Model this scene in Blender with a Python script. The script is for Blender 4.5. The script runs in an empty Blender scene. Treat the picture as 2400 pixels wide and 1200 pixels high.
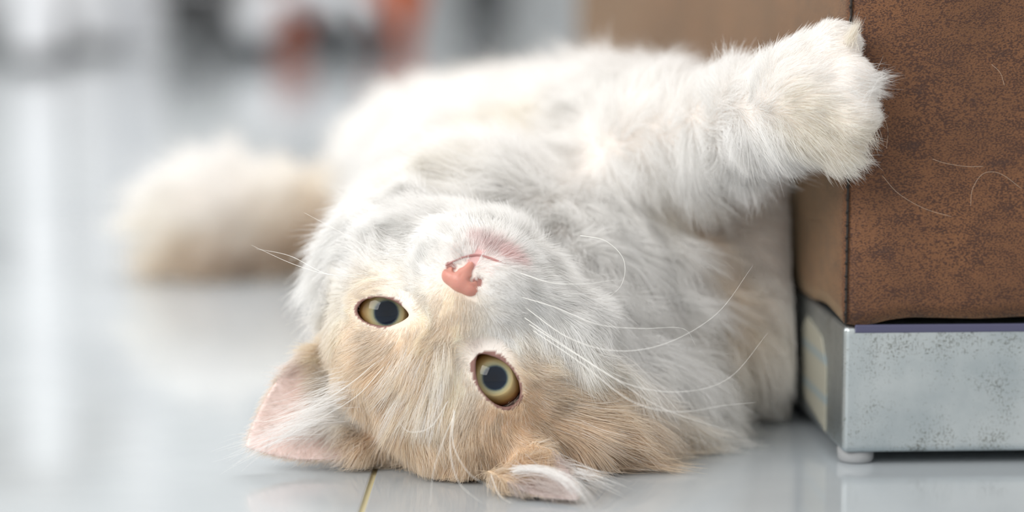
import bpy, bmesh, math, random
import numpy as np
from mathutils import Vector, Matrix
from mathutils.bvhtree import BVHTree

R = math.radians
random.seed(7)
rng = np.random.default_rng(11)
C = bpy.context.scene.collection
S = bpy.context.scene

# ------------------------------------------------------------------ camera, world, light, exposure
FPX = 85.0 / 36.0 * 2400.0
PITCH = math.atan(700.0 / FPX)
CAM = np.array([0.0, 0.0, 0.18])
RIGHT = np.array([1.0, 0, 0])
FWD = np.array([0, math.cos(PITCH), -math.sin(PITCH)])
UP = np.array([0, math.sin(PITCH), math.cos(PITCH)])


def P(px, py, d):
    """point at depth d (m) seen in direction of the pixel"""
    return CAM + (px - 1200) / FPX * d * RIGHT + (600 - py) / FPX * d * UP + d * FWD


def floor_at(px, py, z=0.0):
    v = (px - 1200) / FPX * RIGHT + (600 - py) / FPX * UP + FWD
    return CAM + v * ((CAM[2] - z) / -v[2])


def ray_plane(px, py, y):
    v = (px - 1200) / FPX * RIGHT + (600 - py) / FPX * UP + FWD
    return CAM + v * (y / v[1])


cam_data = bpy.data.cameras.new('camera')
cam = bpy.data.objects.new('camera', cam_data)
C.objects.link(cam)
cam.location = CAM
cam.rotation_euler = (math.pi / 2 - PITCH, 0, 0)
cam_data.lens = 85
cam_data.sensor_width = 36
cam_data.clip_start = 0.01
cam_data.dof.use_dof = True
cam_data.dof.focus_distance = 0.832
cam_data.dof.aperture_fstop = 3.8
S.camera = cam

S.view_settings.view_transform = 'Standard'
S.view_settings.look = 'None'
S.view_settings.gamma = 1
S.view_settings.use_curve_mapping = False
S.view_settings.exposure = 0.0
S.cycles.max_bounces = 16
S.cycles.diffuse_bounces = 10
S.cycles.transmission_bounces = 12
S.cycles.sample_clamp_indirect = 8.0

world = bpy.data.worlds.new('world')
S.world = world
world.use_nodes = True
world.node_tree.nodes['Background'].inputs[0].default_value = (1.0, 0.985, 0.96, 1)
world.node_tree.nodes['Background'].inputs[1].default_value = 0.93


def area(name, loc, target, sx, sy, power, col=(1, 1, 1)):
    l = bpy.data.lights.new(name, 'AREA')
    l.shape = 'RECTANGLE'
    l.size = sx
    l.size_y = sy
    l.energy = power
    l.color = col
    o = bpy.data.objects.new(name, l)
    C.objects.link(o)
    o.location = loc
    d = Vector(target) - Vector(loc)
    o.rotation_euler = d.to_track_quat('-Z', 'Y').to_euler()
    return o


area('window_light', (-1.9, -0.7, 1.6), (0.0, 1.0, 0.0), 2.0, 1.5, 66, (1.0, 0.985, 0.96))
area('ceiling_light', (0.3, 2.7, 2.3), (0.1, 1.0, 0.0), 1.6, 1.2, 60, (1.0, 0.98, 0.95))
# ------------------------------------------------------------------ helpers


def obj(name, me, parent=None, mat=None):
    o = bpy.data.objects.new(name, me)
    C.objects.link(o)
    if mat:
        me.materials.append(mat)
    if parent:
        o.parent = parent
    return o


def empty(name, loc=(0, 0, 0), label=None, cat=None, group=None):
    o = bpy.data.objects.new(name, None)
    C.objects.link(o)
    o.location = loc
    o.empty_display_size = 0.02
    tag(o, label, cat, group)
    return o


def tag(o, label=None, cat=None, group=None, kind=None):
    if label: o['label'] = label
    if cat: o['category'] = cat
    if group: o['group'] = group
    if kind: o['kind'] = kind
    return o


def smooth(me, angle=None):
    me.polygons.foreach_set('use_smooth', [True] * len(me.polygons))
    me.update()
    return me


def from_bm(name, bm, sm=True):
    me = bpy.data.meshes.new(name)
    bmesh.ops.recalc_face_normals(bm, faces=bm.faces)
    bm.to_mesh(me)
    bm.free()
    if sm:
        smooth(me)
    return me


def child_at(name, me, parent, mat, loc=(0, 0, 0), rot=(0, 0, 0)):
    o = obj(name, me, parent, mat)
    o.location = loc
    o.rotation_euler = rot
    return o


def box_bm(bm, x0, y0, z0, x1, y1, z1, bev=0.0, seg=2, mat=None):
    r = bmesh.ops.create_cube(bm, size=1)
    vs = r['verts']
    for v in vs:
        v.co = Vector((x0 + (v.co.x + .5) * (x1 - x0), y0 + (v.co.y + .5) * (y1 - y0), z0 + (v.co.z + .5) * (z1 - z0)))
    if bev:
        es = list({e for v in vs for e in v.link_edges})
        bmesh.ops.bevel(bm, geom=es, offset=bev, segments=seg, affect='EDGES', profile=.6)
    return bm


def lathe(profile, n=32):
    """profile of (r, z)"""
    bm = bmesh.new()
    rings = []
    for r, z in profile:
        if r < 1e-6:
            rings.append([bm.verts.new((0, 0, z))])
        else:
            rings.append([bm.verts.new((r * math.cos(2 * math.pi * i / n), r * math.sin(2 * math.pi * i / n), z)) for i in range(n)])
    for a, b in zip(rings, rings[1:]):
        for i in range(n):
            j = (i + 1) % n
            if len(a) == 1 and len(b) == 1: continue
            if len(a) == 1: bm.faces.new((a[0], b[i], b[j]))
            elif len(b) == 1: bm.faces.new((a[i], b[0], a[j]))
            else: bm.faces.new((a[i], b[i], b[j], a[j]))
    return bm


def tube_bm(bm, pts, rads, n=12, flat=1.0):
    pts = [Vector(p) for p in pts]
    rings = []
    up = Vector((0, 0, 1))
    for i, p in enumerate(pts):
        t = (pts[min(i + 1, len(pts) - 1)] - pts[max(i - 1, 0)]).normalized()
        s = t.cross(up)
        if s.length < 1e-3: s = t.cross(Vector((0, 1, 0)))
        s.normalize()
        u = s.cross(t).normalized()
        r = rads[i] if hasattr(rads, '__len__') else rads
        rings.append([bm.verts.new(p + s * r * math.cos(2 * math.pi * k / n) + u * r * flat * math.sin(2 * math.pi * k / n)) for k in range(n)])
    for a, b in zip(rings, rings[1:]):
        for i in range(n):
            j = (i + 1) % n
            bm.faces.new((a[i], a[j], b[j], b[i]))
    bm.faces.new(rings[0][::-1])
    bm.faces.new(rings[-1])
    return bm


def mat_new(name, col=(.8, .8, .8), rough=.5, metal=0.0, spec=.5, coat=0.0, sheen=0.0, sub=0.0):
    m = bpy.data.materials.new(name)
    m.use_nodes = True
    b = m.node_tree.nodes['Principled BSDF']
    b.inputs['Base Color'].default_value = (*col, 1)
    b.inputs['Roughness'].default_value = rough
    b.inputs['Metallic'].default_value = metal
    b.inputs['Specular IOR Level'].default_value = spec
    b.inputs['Coat Weight'].default_value = coat
    b.inputs['Coat Roughness'].default_value = .05
    b.inputs['Sheen Weight'].default_value = sheen
    b.inputs['Subsurface Weight'].default_value = sub
    b.inputs['Subsurface Scale'].default_value = .004
    return m, m.node_tree, b


def N(nt, t, **kw):
    n = nt.nodes.new(t)
    for k, v in kw.items():
        if k.startswith('i_'):
            key = k[2:]
            key = int(key) if key.isdigit() else key.replace('_', ' ')
            n.inputs[key].default_value = v
        else:
            setattr(n, k, v)
    return n


def ramp(nt, stops, fac=None):
    r = nt.nodes.new('ShaderNodeValToRGB')
    e = r.color_ramp.elements
    while len(e) < len(stops): e.new(.5)
    for el, (p, c) in zip(e, stops):
        el.position = p
        el.color = (*c, 1) if len(c) == 3 else c
    if fac is not None: nt.links.new(fac, r.inputs[0])
    return r


def srgb(r, g, b):
    return tuple(((c / 255) / 12.92 if c / 255 <= .04045 else ((c / 255 + .055) / 1.055) ** 2.4) for c in (r, g, b))


# ------------------------------------------------------------------ floor of glossy tiles
m_tile, nt, b = mat_new('glossy_white_tile', (.74, .77, .79), .13, spec=.6)
tc = N(nt, 'ShaderNodeTexCoord')
ns = N(nt, 'ShaderNodeTexNoise', i_Scale=3.5, i_Detail=5.0, i_Roughness=.6)
nt.links.new(tc.outputs['Object'], ns.inputs['Vector'])
cr = ramp(nt, [(.35, (.41, .448, .478)), (.7, (.50, .54, .57))], ns.outputs['Fac'])
nt.links.new(cr.outputs[0], b.inputs['Base Color'])
ns2 = N(nt, 'ShaderNodeTexNoise', i_Scale=9.0, i_Detail=3.0)
nt.links.new(tc.outputs['Object'], ns2.inputs['Vector'])
rr = ramp(nt, [(.3, (.05, .05, .05)), (.75, (.11, .11, .11))], ns2.outputs['Fac'])
nt.links.new(rr.outputs[0], b.inputs['Roughness'])
m_grout, _, _ = mat_new('yellowed_grout', (.60, .53, .32), .8)

floor_bm = bmesh.new()
box_bm(floor_bm, -7, -2, -.02, 7, 9.0, -.0012)
floor = obj('floor', from_bm('floor', floor_bm, False), None, m_grout)
tag(floor, kind='structure')
TS, GAP = .60, .0018
fang = math.atan(68 / FPX)          # tile joints run almost along the view
J = floor_at(856, 1170)
ca, sa = math.cos(fang), math.sin(fang)
tme = None
for i in range(-6, 6):
    for j in range(-2, 13):
        cx, cy = (i + .5) * TS, (j + .5) * TS - .640
        wx = J[0] + ca * cx - (-sa) * cy * 1.0
        wy = J[1] - sa * cx + ca * cy
        if abs(wx) > 1.2 + .45 * max(wy, 0) or wy < -.3: continue
        if tme is None:
            bm = bmesh.new()
            h = TS / 2 - GAP / 2
            box_bm(bm, -h, -h, -.008, h, h, 0, .0006, 2)
            tme = from_bm('tile', bm, False)
            tme.materials.append(m_tile)
        t = obj('tile', tme, floor)
        t.location = (wx, wy, random.uniform(-.0002, 0))
        t.rotation_euler = (0, 0, -fang)

# ------------------------------------------------------------------ back wall
m_wall, _, _ = mat_new('grey_wall', (.74, .77, .79), .7)
bm = bmesh.new()
box_bm(bm, -7, 7.6, 0, 7, 7.75, 2.8)
wall = tag(obj('wall_back', from_bm('wall_back', bm, False), None, m_wall), kind='structure')

# ------------------------------------------------------------------ leather seat with metal plinth
yaw = math.atan(318 / FPX)
corner = floor_at(1972, 1092)
ott = empty('leather_bench', (corner[0], corner[1], 0), 'brown distressed leather bench on a scuffed metal plinth, gripped by the cat', 'bench')
ott.rotation_euler = (0, 0, yaw)
LX, LY = 0.72, 1.10
ZB, ZM = .0045, .0505
m_lea, nt, b = mat_new('distressed_leather', (.3, .15, .07), .60, spec=.32, sheen=.34)
b.inputs['Sheen Roughness'].default_value = .4
b.inputs['Sheen Tint'].default_value = (1, .78, .5, 1)
tc = N(nt, 'ShaderNodeTexCoord')
mp = N(nt, 'ShaderNodeMapping')
mp.inputs['Scale'].default_value = (1, 1, 1.7)
nt.links.new(tc.outputs['Object'], mp.inputs['Vector'])
# fine pebble speckle
wn = N(nt, 'ShaderNodeTexNoise', i_Scale=60.0, i_Detail=4.0)
nt.links.new(mp.outputs[0], wn.inputs['Vector'])
mx = N(nt, 'ShaderNodeMix', data_type='VECTOR')
mx.inputs[0].default_value = .004
nt.links.new(mp.outputs[0], mx.inputs[4]); nt.links.new(wn.outputs['Color'], mx.inputs[5])
v1 = N(nt, 'ShaderNodeTexVoronoi', feature='DISTANCE_TO_EDGE', i_Scale=1150.0)
nt.links.new(mx.outputs[1], v1.inputs['Vector'])
n1 = N(nt, 'ShaderNodeTexNoise', i_Scale=1250.0, i_Detail=1.5, i_Roughness=.5)
nt.links.new(mp.outputs[0], n1.inputs['Vector'])
blot = N(nt, 'ShaderNodeTexNoise', i_Scale=95.0, i_Detail=3.0, i_Roughness=.55)
nt.links.new(mp.outputs[0], blot.inputs['Vector'])
big = N(nt, 'ShaderNodeTexNoise', i_Scale=16.0, i_Detail=4.0, i_Roughness=.55)
nt.links.new(mp.outputs[0], big.inputs['Vector'])
base = ramp(nt, [(.3, srgb(100, 68, 46)), (.5, srgb(114, 77, 52)), (.72, srgb(128, 87, 58))], big.outputs['Fac'])
dk = ramp(nt, [(.40, (0, 0, 0)), (.68, (1, 1, 1))], blot.outputs['Fac'])     # where speckle is dense
sp = N(nt, 'ShaderNodeMath', operation='MULTIPLY_ADD')
nt.links.new(dk.outputs[0], sp.inputs[0]); sp.inputs[1].default_value = .13
nt.links.new(n1.outputs['Fac'], sp.inputs[2])
spk = ramp(nt, [(.50, (0, 0, 0)), (.65, (.92, .92, .92))], sp.outputs[0])
mc = N(nt, 'ShaderNodeMix', data_type='RGBA')
nt.links.new(spk.outputs[0], mc.inputs[0]); nt.links.new(base.outputs[0], mc.inputs[6])
mc.inputs[7].default_value = (*srgb(68, 44, 36), 1)
bl2 = ramp(nt, [(.64, (0, 0, 0)), (.76, (.6, .6, .6))], blot.outputs['Fac'])
mc2 = N(nt, 'ShaderNodeMix', data_type='RGBA')
nt.links.new(bl2.outputs[0], mc2.inputs[0]); nt.links.new(mc.outputs[2], mc2.inputs[6])
mc2.inputs[7].default_value = (*srgb(66, 48, 44), 1)
nt.links.new(mc2.outputs[2], b.inputs['Base Color'])
bp = N(nt, 'ShaderNodeBump', i_Strength=.55, i_Distance=.0006)
ad = N(nt, 'ShaderNodeMath', operation='MULTIPLY_ADD')
nt.links.new(v1.outputs['Distance'], ad.inputs[0]); ad.inputs[1].default_value = .8
nt.links.new(n1.outputs['Fac'], ad.inputs[2])
nt.links.new(ad.outputs[0], bp.inputs['Height'])
nt.links.new(bp.outputs[0], b.inputs['Normal'])

m_dark, _, _ = mat_new('dark_underlining', (.012, .011, .012), .8)
m_film, _, _ = mat_new('bluish_film', (.075, .075, .14), .35)
m_thread, _, _ = mat_new('black_thread', (.02, .015, .012), .7)
m_foot, _, _ = mat_new('grey_plastic_foot', (.33, .34, .35), .5)


HEM_F = np.array([(0, -.0002), (.004, -.0012), (.009, -.0008), (.016, .0010), (.024, .0019), (.034, .0016), (.048, .0012), (.064, .0018), (.09, .0012), (.13, .0020), (.2, .0008), (.4, .0016), (1.2, .001)])
HEM_S = np.array([(0, -.0002), (.012, .0014), (.026, .0028), (.040, .0022), (.055, .0004), (.075, -.0002), (.10, .0010), (.2, .0002), (.5, .0012), (1.2, .0005)])


def wavy(u):     # lower hem of the front panel, u metres from the corner
    return float(sum(np.interp(u + q, HEM_F[:, 0], HEM_F[:, 1]) for q in (-.002, -.001, 0, .001, .002)) / 5)


def wavy_side(v):
    return float(sum(np.interp(v + q, HEM_S[:, 0], HEM_S[:, 1]) for q in (-.003, -.0015, 0, .0015, .003)) / 5)


HT = .40
SX = 0.0042      # seam a few mm right of the fold


def panel(name, side):
    """leather panel with thickness; side: 'front' (along +x) or 'side' (along +y)"""
    bm = bmesh.new()
    L = LX if side == 'front' else LY
    nu, nz = 150, 60
    us = [L * (i / nu) ** 1.5 for i in range(nu + 1)]
    vs = []
    for i, u in enumerate(us):
        row = []
        hem = wavy(u) if side == 'front' else wavy_side(u)
        for k in range(nz + 1):
            t = k / nz
            z = ZM + .0012 + hem + t * (HT - ZM - hem)
            puff = .0035 * (1 - math.exp(-u / .010)) * (1 - math.exp(-(z - ZM) / .012)) if side == 'front' else .002 * (1 - math.exp(-u / .012)) * (1 - math.exp(-(z - ZM) / .01))
            gro = -.0012 * math.exp(-(u / .0014) ** 2)
            und = .0012 * math.sin(z * 38 + u * 14) * min(1, u / .05)
            top = 0.02 * max(0, (t - .93) / .07) ** 2
            if side == 'front': co = (SX * 0 + u, -(puff + gro + und) + top, z)
            else: co = (-(puff + gro + und) + top, u, z)
            row.append(bm.verts.new(co))
        vs.append(row)
    for i in range(nu):
        for k in range(nz):
            bm.faces.new((vs[i][k], vs[i + 1][k], vs[i + 1][k + 1], vs[i][k + 1]))
    me = from_bm(name, bm)
    o = obj(name, me, ott, m_lea)
    md = o.modifiers.new('t', 'SOLIDIFY'); md.thickness = .0022; md.offset = -1 if side == 'front' else 1
    return o


pf = panel('front_panel', 'front')
ps = panel('side_panel', 'side')
ps.modifiers['t'].offset = -1
# rolled corner edge left of the seam
bm = bmesh.new()
vs = []
for k in range(81):
    z = ZM + .0002 + (HT - ZM) * k / 80
    rr_ = .0034 + .0004 * math.sin(z * 150)
    ring = []
    for i in range(9):
        a = math.pi * (.5 + i / 8 * .95)
        ring.append(bm.verts.new((.0030 + rr_ * math.cos(a) * 1.0, .0035 - rr_ * math.sin(a - math.pi / 2 + math.pi) * -1.0 * -1, z)))
    vs.append(ring)
bm.free()
# seam: pinched dark line with stitches
bm = bmesh.new()
tube_bm(bm, [(.0006, -.0004, ZM + .001 + (HT - ZM) * k / 60) for k in range(61)], .00042, 8)
child_at('seam', from_bm('seam', bm), ott, m_thread)
bm = bmesh.new()
nst = 78
for k in range(nst):
    z = ZM + .004 + k * .0045
    tube_bm(bm, [(.0002, -.0006, z), (.0005, -.0010, z + .0016 + random.uniform(-.0003, .0003))], .00045, 6)
o = child_at('stitch', from_bm('stitch', bm), ott, m_thread)
# core and top
bm = bmesh.new()
box_bm(bm, .006, .006, ZM + .0045, LX, LY - .004, HT - .004, .004, 2)
child_at('cushion_core', from_bm('cushion_core', bm, False), ott, m_dark)
bm = bmesh.new()
box_bm(bm, .012, .012, HT - .006, LX, LY, HT + .006, .006, 3)
child_at('top_panel', from_bm('top_panel', bm, False), ott, m_lea)
# metal plinth
m_met, nt, b = mat_new('scuffed_galvanised_metal', (.62, .65, .66), .36, metal=.95)
tc = N(nt, 'ShaderNodeTexCoord')
cl = N(nt, 'ShaderNodeTexNoise', i_Scale=22.0, i_Detail=5.0, i_Roughness=.6)
nt.links.new(tc.outputs['Object'], cl.inputs['Vector'])
cb = ramp(nt, [(.35, srgb(176, 186, 190)), (.65, srgb(208, 214, 215))], cl.outputs['Fac'])
# scratches: stretched noise gated by a blotchy mask
mp1 = N(nt, 'ShaderNodeMapping'); mp1.inputs['Scale'].default_value = (1, 1, .35); mp1.inputs['Rotation'].default_value = (0, .12, 0)
nt.links.new(tc.outputs['Object'], mp1.inputs['Vector'])
s1 = N(nt, 'ShaderNodeTexNoise', i_Scale=1500.0, i_Detail=3.0, i_Roughness=.7)
nt.links.new(mp1.outputs[0], s1.inputs['Vector'])
mp2 = N(nt, 'ShaderNodeMapping'); mp2.inputs['Scale'].default_value = (.45, 1, 1.0); mp2.inputs['Rotation'].default_value = (0, .5, 0)
nt.links.new(tc.outputs['Object'], mp2.inputs['Vector'])
s2 = N(nt, 'ShaderNodeTexNoise', i_Scale=1300.0, i_Detail=3.0, i_Roughness=.7)
nt.links.new(mp2.outputs[0], s2.inputs['Vector'])
gm = N(nt, 'ShaderNodeTexNoise', i_Scale=60.0, i_Detail=3.0)
nt.links.new(tc.outputs['Object'], gm.inputs['Vector'])
mxx = N(nt, 'ShaderNodeMath', operation='MAXIMUM')
nt.links.new(s1.outputs['Fac'], mxx.inputs[0]); nt.links.new(s2.outputs['Fac'], mxx.inputs[1])
sm_ = N(nt, 'ShaderNodeMath', operation='MULTIPLY_ADD')
nt.links.new(gm.outputs['Fac'], sm_.inputs[0]); sm_.inputs[1].default_value = .42
nt.links.new(mxx.outputs[0], sm_.inputs[2])
sr = ramp(nt, [(.80, (0, 0, 0)), (.92, (.8, .8, .8))], sm_.outputs[0])
mc = N(nt, 'ShaderNodeMix', data_type='RGBA')
nt.links.new(sr.outputs[0], mc.inputs[0]); nt.links.new(cb.outputs[0], mc.inputs[6])
mc.inputs[7].default_value = (*srgb(104, 104, 94), 1)
nt.links.new(mc.outputs[2], b.inputs['Base Color'])
bp = N(nt, 'ShaderNodeBump', i_Strength=.25, i_Distance=.0004)
nt.links.new(sr.outputs[0], bp.inputs['Height']); nt.links.new(bp.outputs[0], b.inputs['Normal'])
bm = bmesh.new()
box_bm(bm, 0, 0, ZB, LX, LY, ZM, .0030, 5)
child_at('metal_plinth', from_bm('metal_plinth', bm, False), ott, m_met)
bm = bmesh.new()
box_bm(bm, .004, -.0007, ZM - .0026, LX, .0006, ZM + .0004, .0005, 2)
child_at('film_strip', from_bm('film_strip', bm, False), ott, m_film)
# foot under the corner
fm = from_bm('foot', lathe([(0, 0), (.0058, 0), (.0064, .0012), (.0066, ZB + .0006), (0, ZB + .0006)], 28))
fm.materials.append(m_foot)
for fx, fy in ((.0067, .0085), (LX - .02, .009), (.0067, LY - .02), (LX - .02, LY - .02)):
    f = obj('foot', fm, ott); f.location = (fx, fy, 0)
# paper sticker on the recessed left face
m_stk, nt, b = mat_new('paper_sticker', srgb(214, 214, 196), .6)
tc = N(nt, 'ShaderNodeTexCoord')
sx_ = N(nt, 'ShaderNodeSeparateXYZ'); nt.links.new(tc.outputs['Object'], sx_.inputs[0])
wv = N(nt, 'ShaderNodeMath', operation='SINE'); ml = N(nt, 'ShaderNodeMath', operation='MULTIPLY', i_1=430.0)
nt.links.new(sx_.outputs['Z'], ml.inputs[0]); nt.links.new(ml.outputs[0], wv.inputs[0])
rr = ramp(nt, [(.55, srgb(166, 164, 150)), (.95, srgb(146, 157, 158))], wv.outputs[0])
nt.links.new(rr.outputs[0], b.inputs['Base Color'])
bm = bmesh.new()
pts = [(.030, .004), (.034, .005), (.070, .009), (.078, .014), (.078, .036), (.070, .041), (.040, .038), (.030, .028)]
f1 = [bm.verts.new((-.0001, y, ZB + z - .002)) for y, z in pts]
f2 = [bm.verts.new((-.0006, y, ZB + z - .002)) for y, z in pts]
bm.faces.new(f1); bm.faces.new(f2[::-1])
for i in range(len(pts)):
    j = (i + 1) % len(pts)
    bm.faces.new((f1[i], f1[j], f2[j], f2[i]))
tag(child_at('sticker', from_bm('sticker', bm, False), ott, m_stk), 'pale paper sticker with faint blue print')

# ------------------------------------------------------------------ cat: continuous body from a distance field
PS = math.radians(13)
PT = math.radians(0)
tocam = -FWD


def camvec(x, y, z):
    return x * RIGHT + y * UP + z * tocam


A0 = camvec(.864, -.505, 0)
C0 = camvec(.505, .864, 0)
F0 = tocam
AX = A0 * math.cos(PS) + F0 * math.sin(PS)
FX = F0 * math.cos(PS) - A0 * math.sin(PS)
CX = C0
CX, FX = CX * math.cos(PT) + FX * math.sin(PT), FX * math.cos(PT) - CX * math.sin(PT)
HO = P(1032, 809, .841) + .009 * FX
HR = np.stack([AX, CX, FX], 1)


def Hd(x, y, z):
    """head frame (mm: across to the far eye, towards chin, forward) to world"""
    return HO + HR @ (np.array([x, y, z]) * .001)


def axis(lo, f0, f1, hi, fine, coarse):
    a = list(np.arange(f0, f1, fine))
    s = fine
    x = f0
    left = []
    while x > lo:
        s = min(s * 1.25, coarse); x -= s; left.append(x)
    s = fine
    x = a[-1]
    while x < hi:
        s = min(s * 1.25, coarse); x += s; a.append(x)
    return np.array(left[::-1] + a, dtype=np.float32)


GX = axis(-.27, -.108, .036, .165, .0009, .0026)
GY = axis(.74, .785, .885, 1.62, .0009, .0035)
GZ = axis(-.006, .0, .098, .22, .0009, .0026)
field = np.full((len(GX), len(GY), len(GZ)), .03, np.float32)


def sub(lo, hi):
    s = []
    for g, l, h in zip((GX, GY, GZ), lo, hi):
        i0 = max(0, int(np.searchsorted(g, l)) - 1); i1 = min(len(g), int(np.searchsorted(g, h)) + 1)
        s.append(slice(i0, max(i1, i0 + 1)))
    s = tuple(s)
    return s, GX[s[0]][:, None, None], GY[s[1]][None, :, None], GZ[s[2]][None, None, :]


def smin(a, b, k):
    h = np.maximum(k - np.abs(a - b), 0) / k
    return np.minimum(a, b) - h * h * k * .25


def f_cone(p0, r0, p1, r1):
    p0 = np.asarray(p0, np.float32); p1 = np.asarray(p1, np.float32)
    d = p1 - p0; L2 = float(d @ d)

    def f(X, Y, Z):
        t = ((X - p0[0]) * d[0] + (Y - p0[1]) * d[1] + (Z - p0[2]) * d[2]) / L2
        t = np.clip(t, 0, 1)
        q = np.sqrt((X - p0[0] - t * d[0]) ** 2 + (Y - p0[1] - t * d[1]) ** 2 + (Z - p0[2] - t * d[2]) ** 2)
        return q - (r0 + (r1 - r0) * t)
    rm = max(r0, r1)
    return f, np.minimum(p0, p1) - rm, np.maximum(p0, p1) + rm


def f_ell(c, rad, rot=None):
    c = np.asarray(c, np.float32); rad = np.asarray(rad, np.float32)
    M = np.eye(3) if rot is None else np.asarray(rot)

    def f(X, Y, Z):
        dx, dy, dz = X - c[0], Y - c[1], Z - c[2]
        k0 = 0; k1 = 0
        for i in range(3):
            q = (dx * M[0, i] + dy * M[1, i] + dz * M[2, i]) / rad[i]
            k0 = k0 + q * q
            k1 = k1 + (q / rad[i]) ** 2
        k0 = np.sqrt(k0); k1 = np.sqrt(k1) + 1e-9
        return k0 * (k0 - 1) / k1
    rm = float(rad.max())
    return f, c - rm, c + rm


def add(prim, k=.008, mode='add'):
    f, lo, hi = prim
    m = k + .012
    s, X, Y, Z = sub(lo - m, hi + m)
    v = f(X, Y, Z).astype(np.float32)
    if mode == 'add': field[s] = smin(field[s], v, k)
    else: field[s] = -smin(-field[s], v, k)


def hell(x, y, z, rx, ry, rz, k=.008, mode='add'):
    add(f_ell(Hd(x, y, z), (rx * .001, ry * .001, rz * .001), HR), k, mode)


def hcone(a, ra, b_, rb, k=.008, mode='add'):
    add(f_cone(Hd(*a), ra * .001, Hd(*b_), rb * .001), k, mode)


# torso, neck, limbs, tail
CH = P(1500, 560, 1.02)
BE = P(1230, 485, 1.20)
HI = P(1085, 465, 1.36)
add(f_cone(CH, .062, BE, .054), .02)
add(f_cone(BE, .054, HI, .056), .03)
add(f_cone(P(1150, 800, .885), .036, P(1420, 640, .965), .052), .03)      # neck
add(f_cone(P(1560, 760, .955), .036, P(1500, 600, 1.0), .05), .03)        # lower shoulder
# reaching fore leg
SH = P(1440, 412, .985)
EL = P(1570, 338, .925)
WR = P(1800, 268, .862)
add(f_cone(P(1400, 440, 1.02), .040, SH, .031), .025)
add(f_cone(SH, .031, EL, .0225), .02)
add(f_cone(EL, .0205, WR, .0155), .012)
add(f_cone(WR, .0155, P(1905, 235, .838), .0175), .008)
PAWR = np.stack([RIGHT, UP, tocam], 1)
add(f_ell(P(1900, 225, .838), (.0165, .0195, .014), PAWR), .008)
for px, py, d, r in ((1955, 113, .835, .0092), (1988, 193, .828, .0094), (1992, 268, .828, .0094), (1962, 332, .835, .0090)):
    add(f_cone(P(px - 62, 225 + (py - 225) * .6, d + .003), .0085, P(px, py, d), r), .0022)
# lower fore leg, folded up against the bench
add(f_cone(P(1560, 700, 1.0), .036, P(1750, 800, .955), .025), .02)
add(f_cone(P(1750, 800, .955), .025, P(1748, 560, .955), .0205), .008)
add(f_cone(P(1748, 560, .955), .0205, P(1750, 440, .955), .0195), .008)
# hind legs
add(f_cone(P(1120, 400, 1.40), .040, P(1330, 345, 1.20), .024), .012)
add(f_cone(P(1330, 345, 1.20), .022, P(1180, 310, 1.34), .014), .012)
add(f_cone(P(985, 430, 1.40), .034, P(1000, 350, 1.28), .025), .015)
add(f_cone(P(1300, 570, 1.0), .048, P(1110, 520, 1.02), .040), .03)
add(f_cone(P(955, 580, .885), .013, P(1100, 520, .912), .026), .03)
add(f_cone(HI, .036, P(1000, 560, 1.46), .022), .02)
# tail
TL = [(1000, 560, 1.46, .020), (860, 545, 1.44, .019), (720, 538, 1.41, .021), (600, 525, 1.385, .022), (500, 515, 1.38, .026), (430, 535, 1.38, .019)]
for q0, q1 in zip(TL, TL[1:]):
    add(f_cone(P(*q0[:3]), q0[3], P(*q1[:3]), q1[3]), .012)

add(f_cone(P(1330, 975, .868), .026, P(1530, 950, .915), .023), .02)   # ruff
# head
hell(0, -5, -34, 42, 34, 40, .01)
hell(0, -6, -62, 34, 31, 26, .02)
hell(22, -21, -24, 26, 20, 20, .012)
hell(27, 14, -30, 22, 22, 24, .015)
hell(-30, 13, -30, 22, 23, 24, .015)
hcone((0, -8, -14), 17, (0, 14, -2), 11.5, .010)
hcone((0, 8, -5), 12.0, (0, 22, 3.5), 9.0, .008)
for s_ in (-1, 1):
    hell(15 * s_, -13, -11, 15, 12, 11, .010)
    hcone((18 * s_, 13, -14), 13, (10 * s_, 24, -2), 11, .010)
    hell(9.0 * s_, 27.5, 3.5, 9.6, 8.6, 9.2, .0045)
hell(0, 30, -20, 22, 15, 22, .014)
hell(0, 37.5, -5, 9.5, 7.5, 9.5, .007)

EYE_R = .0118
eyes = []
for s_ in (-1, 1):
    c = Hd(22.6 * s_, 0, -9)
    out = HR @ np.array([.28 if s_ > 0 else .17, .02, .95]); out /= np.linalg.norm(out)
    eyes.append((s_, c, out))
    add(f_cone(c, EYE_R + .0018, c + out * .0001, EYE_R + .0018), .0045)

# ears
EAR_PARAM = []


def ear(B, T, W, hw, cup, thick=.0010, k=.006, power=.8, root=.012):
    B = np.asarray(B); T = np.asarray(T); W = np.asarray(W)
    U = T - B; L = np.linalg.norm(U); U = U / L
    W = W - U * (W @ U); W /= np.linalg.norm(W)
    Nn = np.cross(U, W)
    if Nn @ tocam < 0: Nn = -Nn
    EAR_PARAM.append((B, U, W, Nn, L, hw, cup))

    def f(X, Y, Z):
        dx, dy, dz = X - B[0], Y - B[1], Z - B[2]
        u = dx * U[0] + dy * U[1] + dz * U[2]
        w = dx * W[0] + dy * W[1] + dz * W[2]
        n = dx * Nn[0] + dy * Nn[1] + dz * Nn[2]
        uu = np.clip(u / L, 0, 1)
        half = hw * (1 - uu ** 1.5) ** power * (1 + .12 * np.sin(uu * 3.14))
        cp = cup * (1 - .55 * uu) * (w / hw) ** 2 - .10 * L * uu * uu * 0
        th = thick * (1.6 - .8 * uu)
        a = np.abs(n - cp) * .85 - th
        b_ = (np.abs(w) - half) * .8
        e = np.maximum(a, b_)
        e = np.maximum(e, u - L)
        return np.maximum(e, -u - root)
    m = max(hw, .01) * 1.3
    add((f, np.minimum(B, T) - m, np.maximum(B, T) + m), k)


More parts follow.
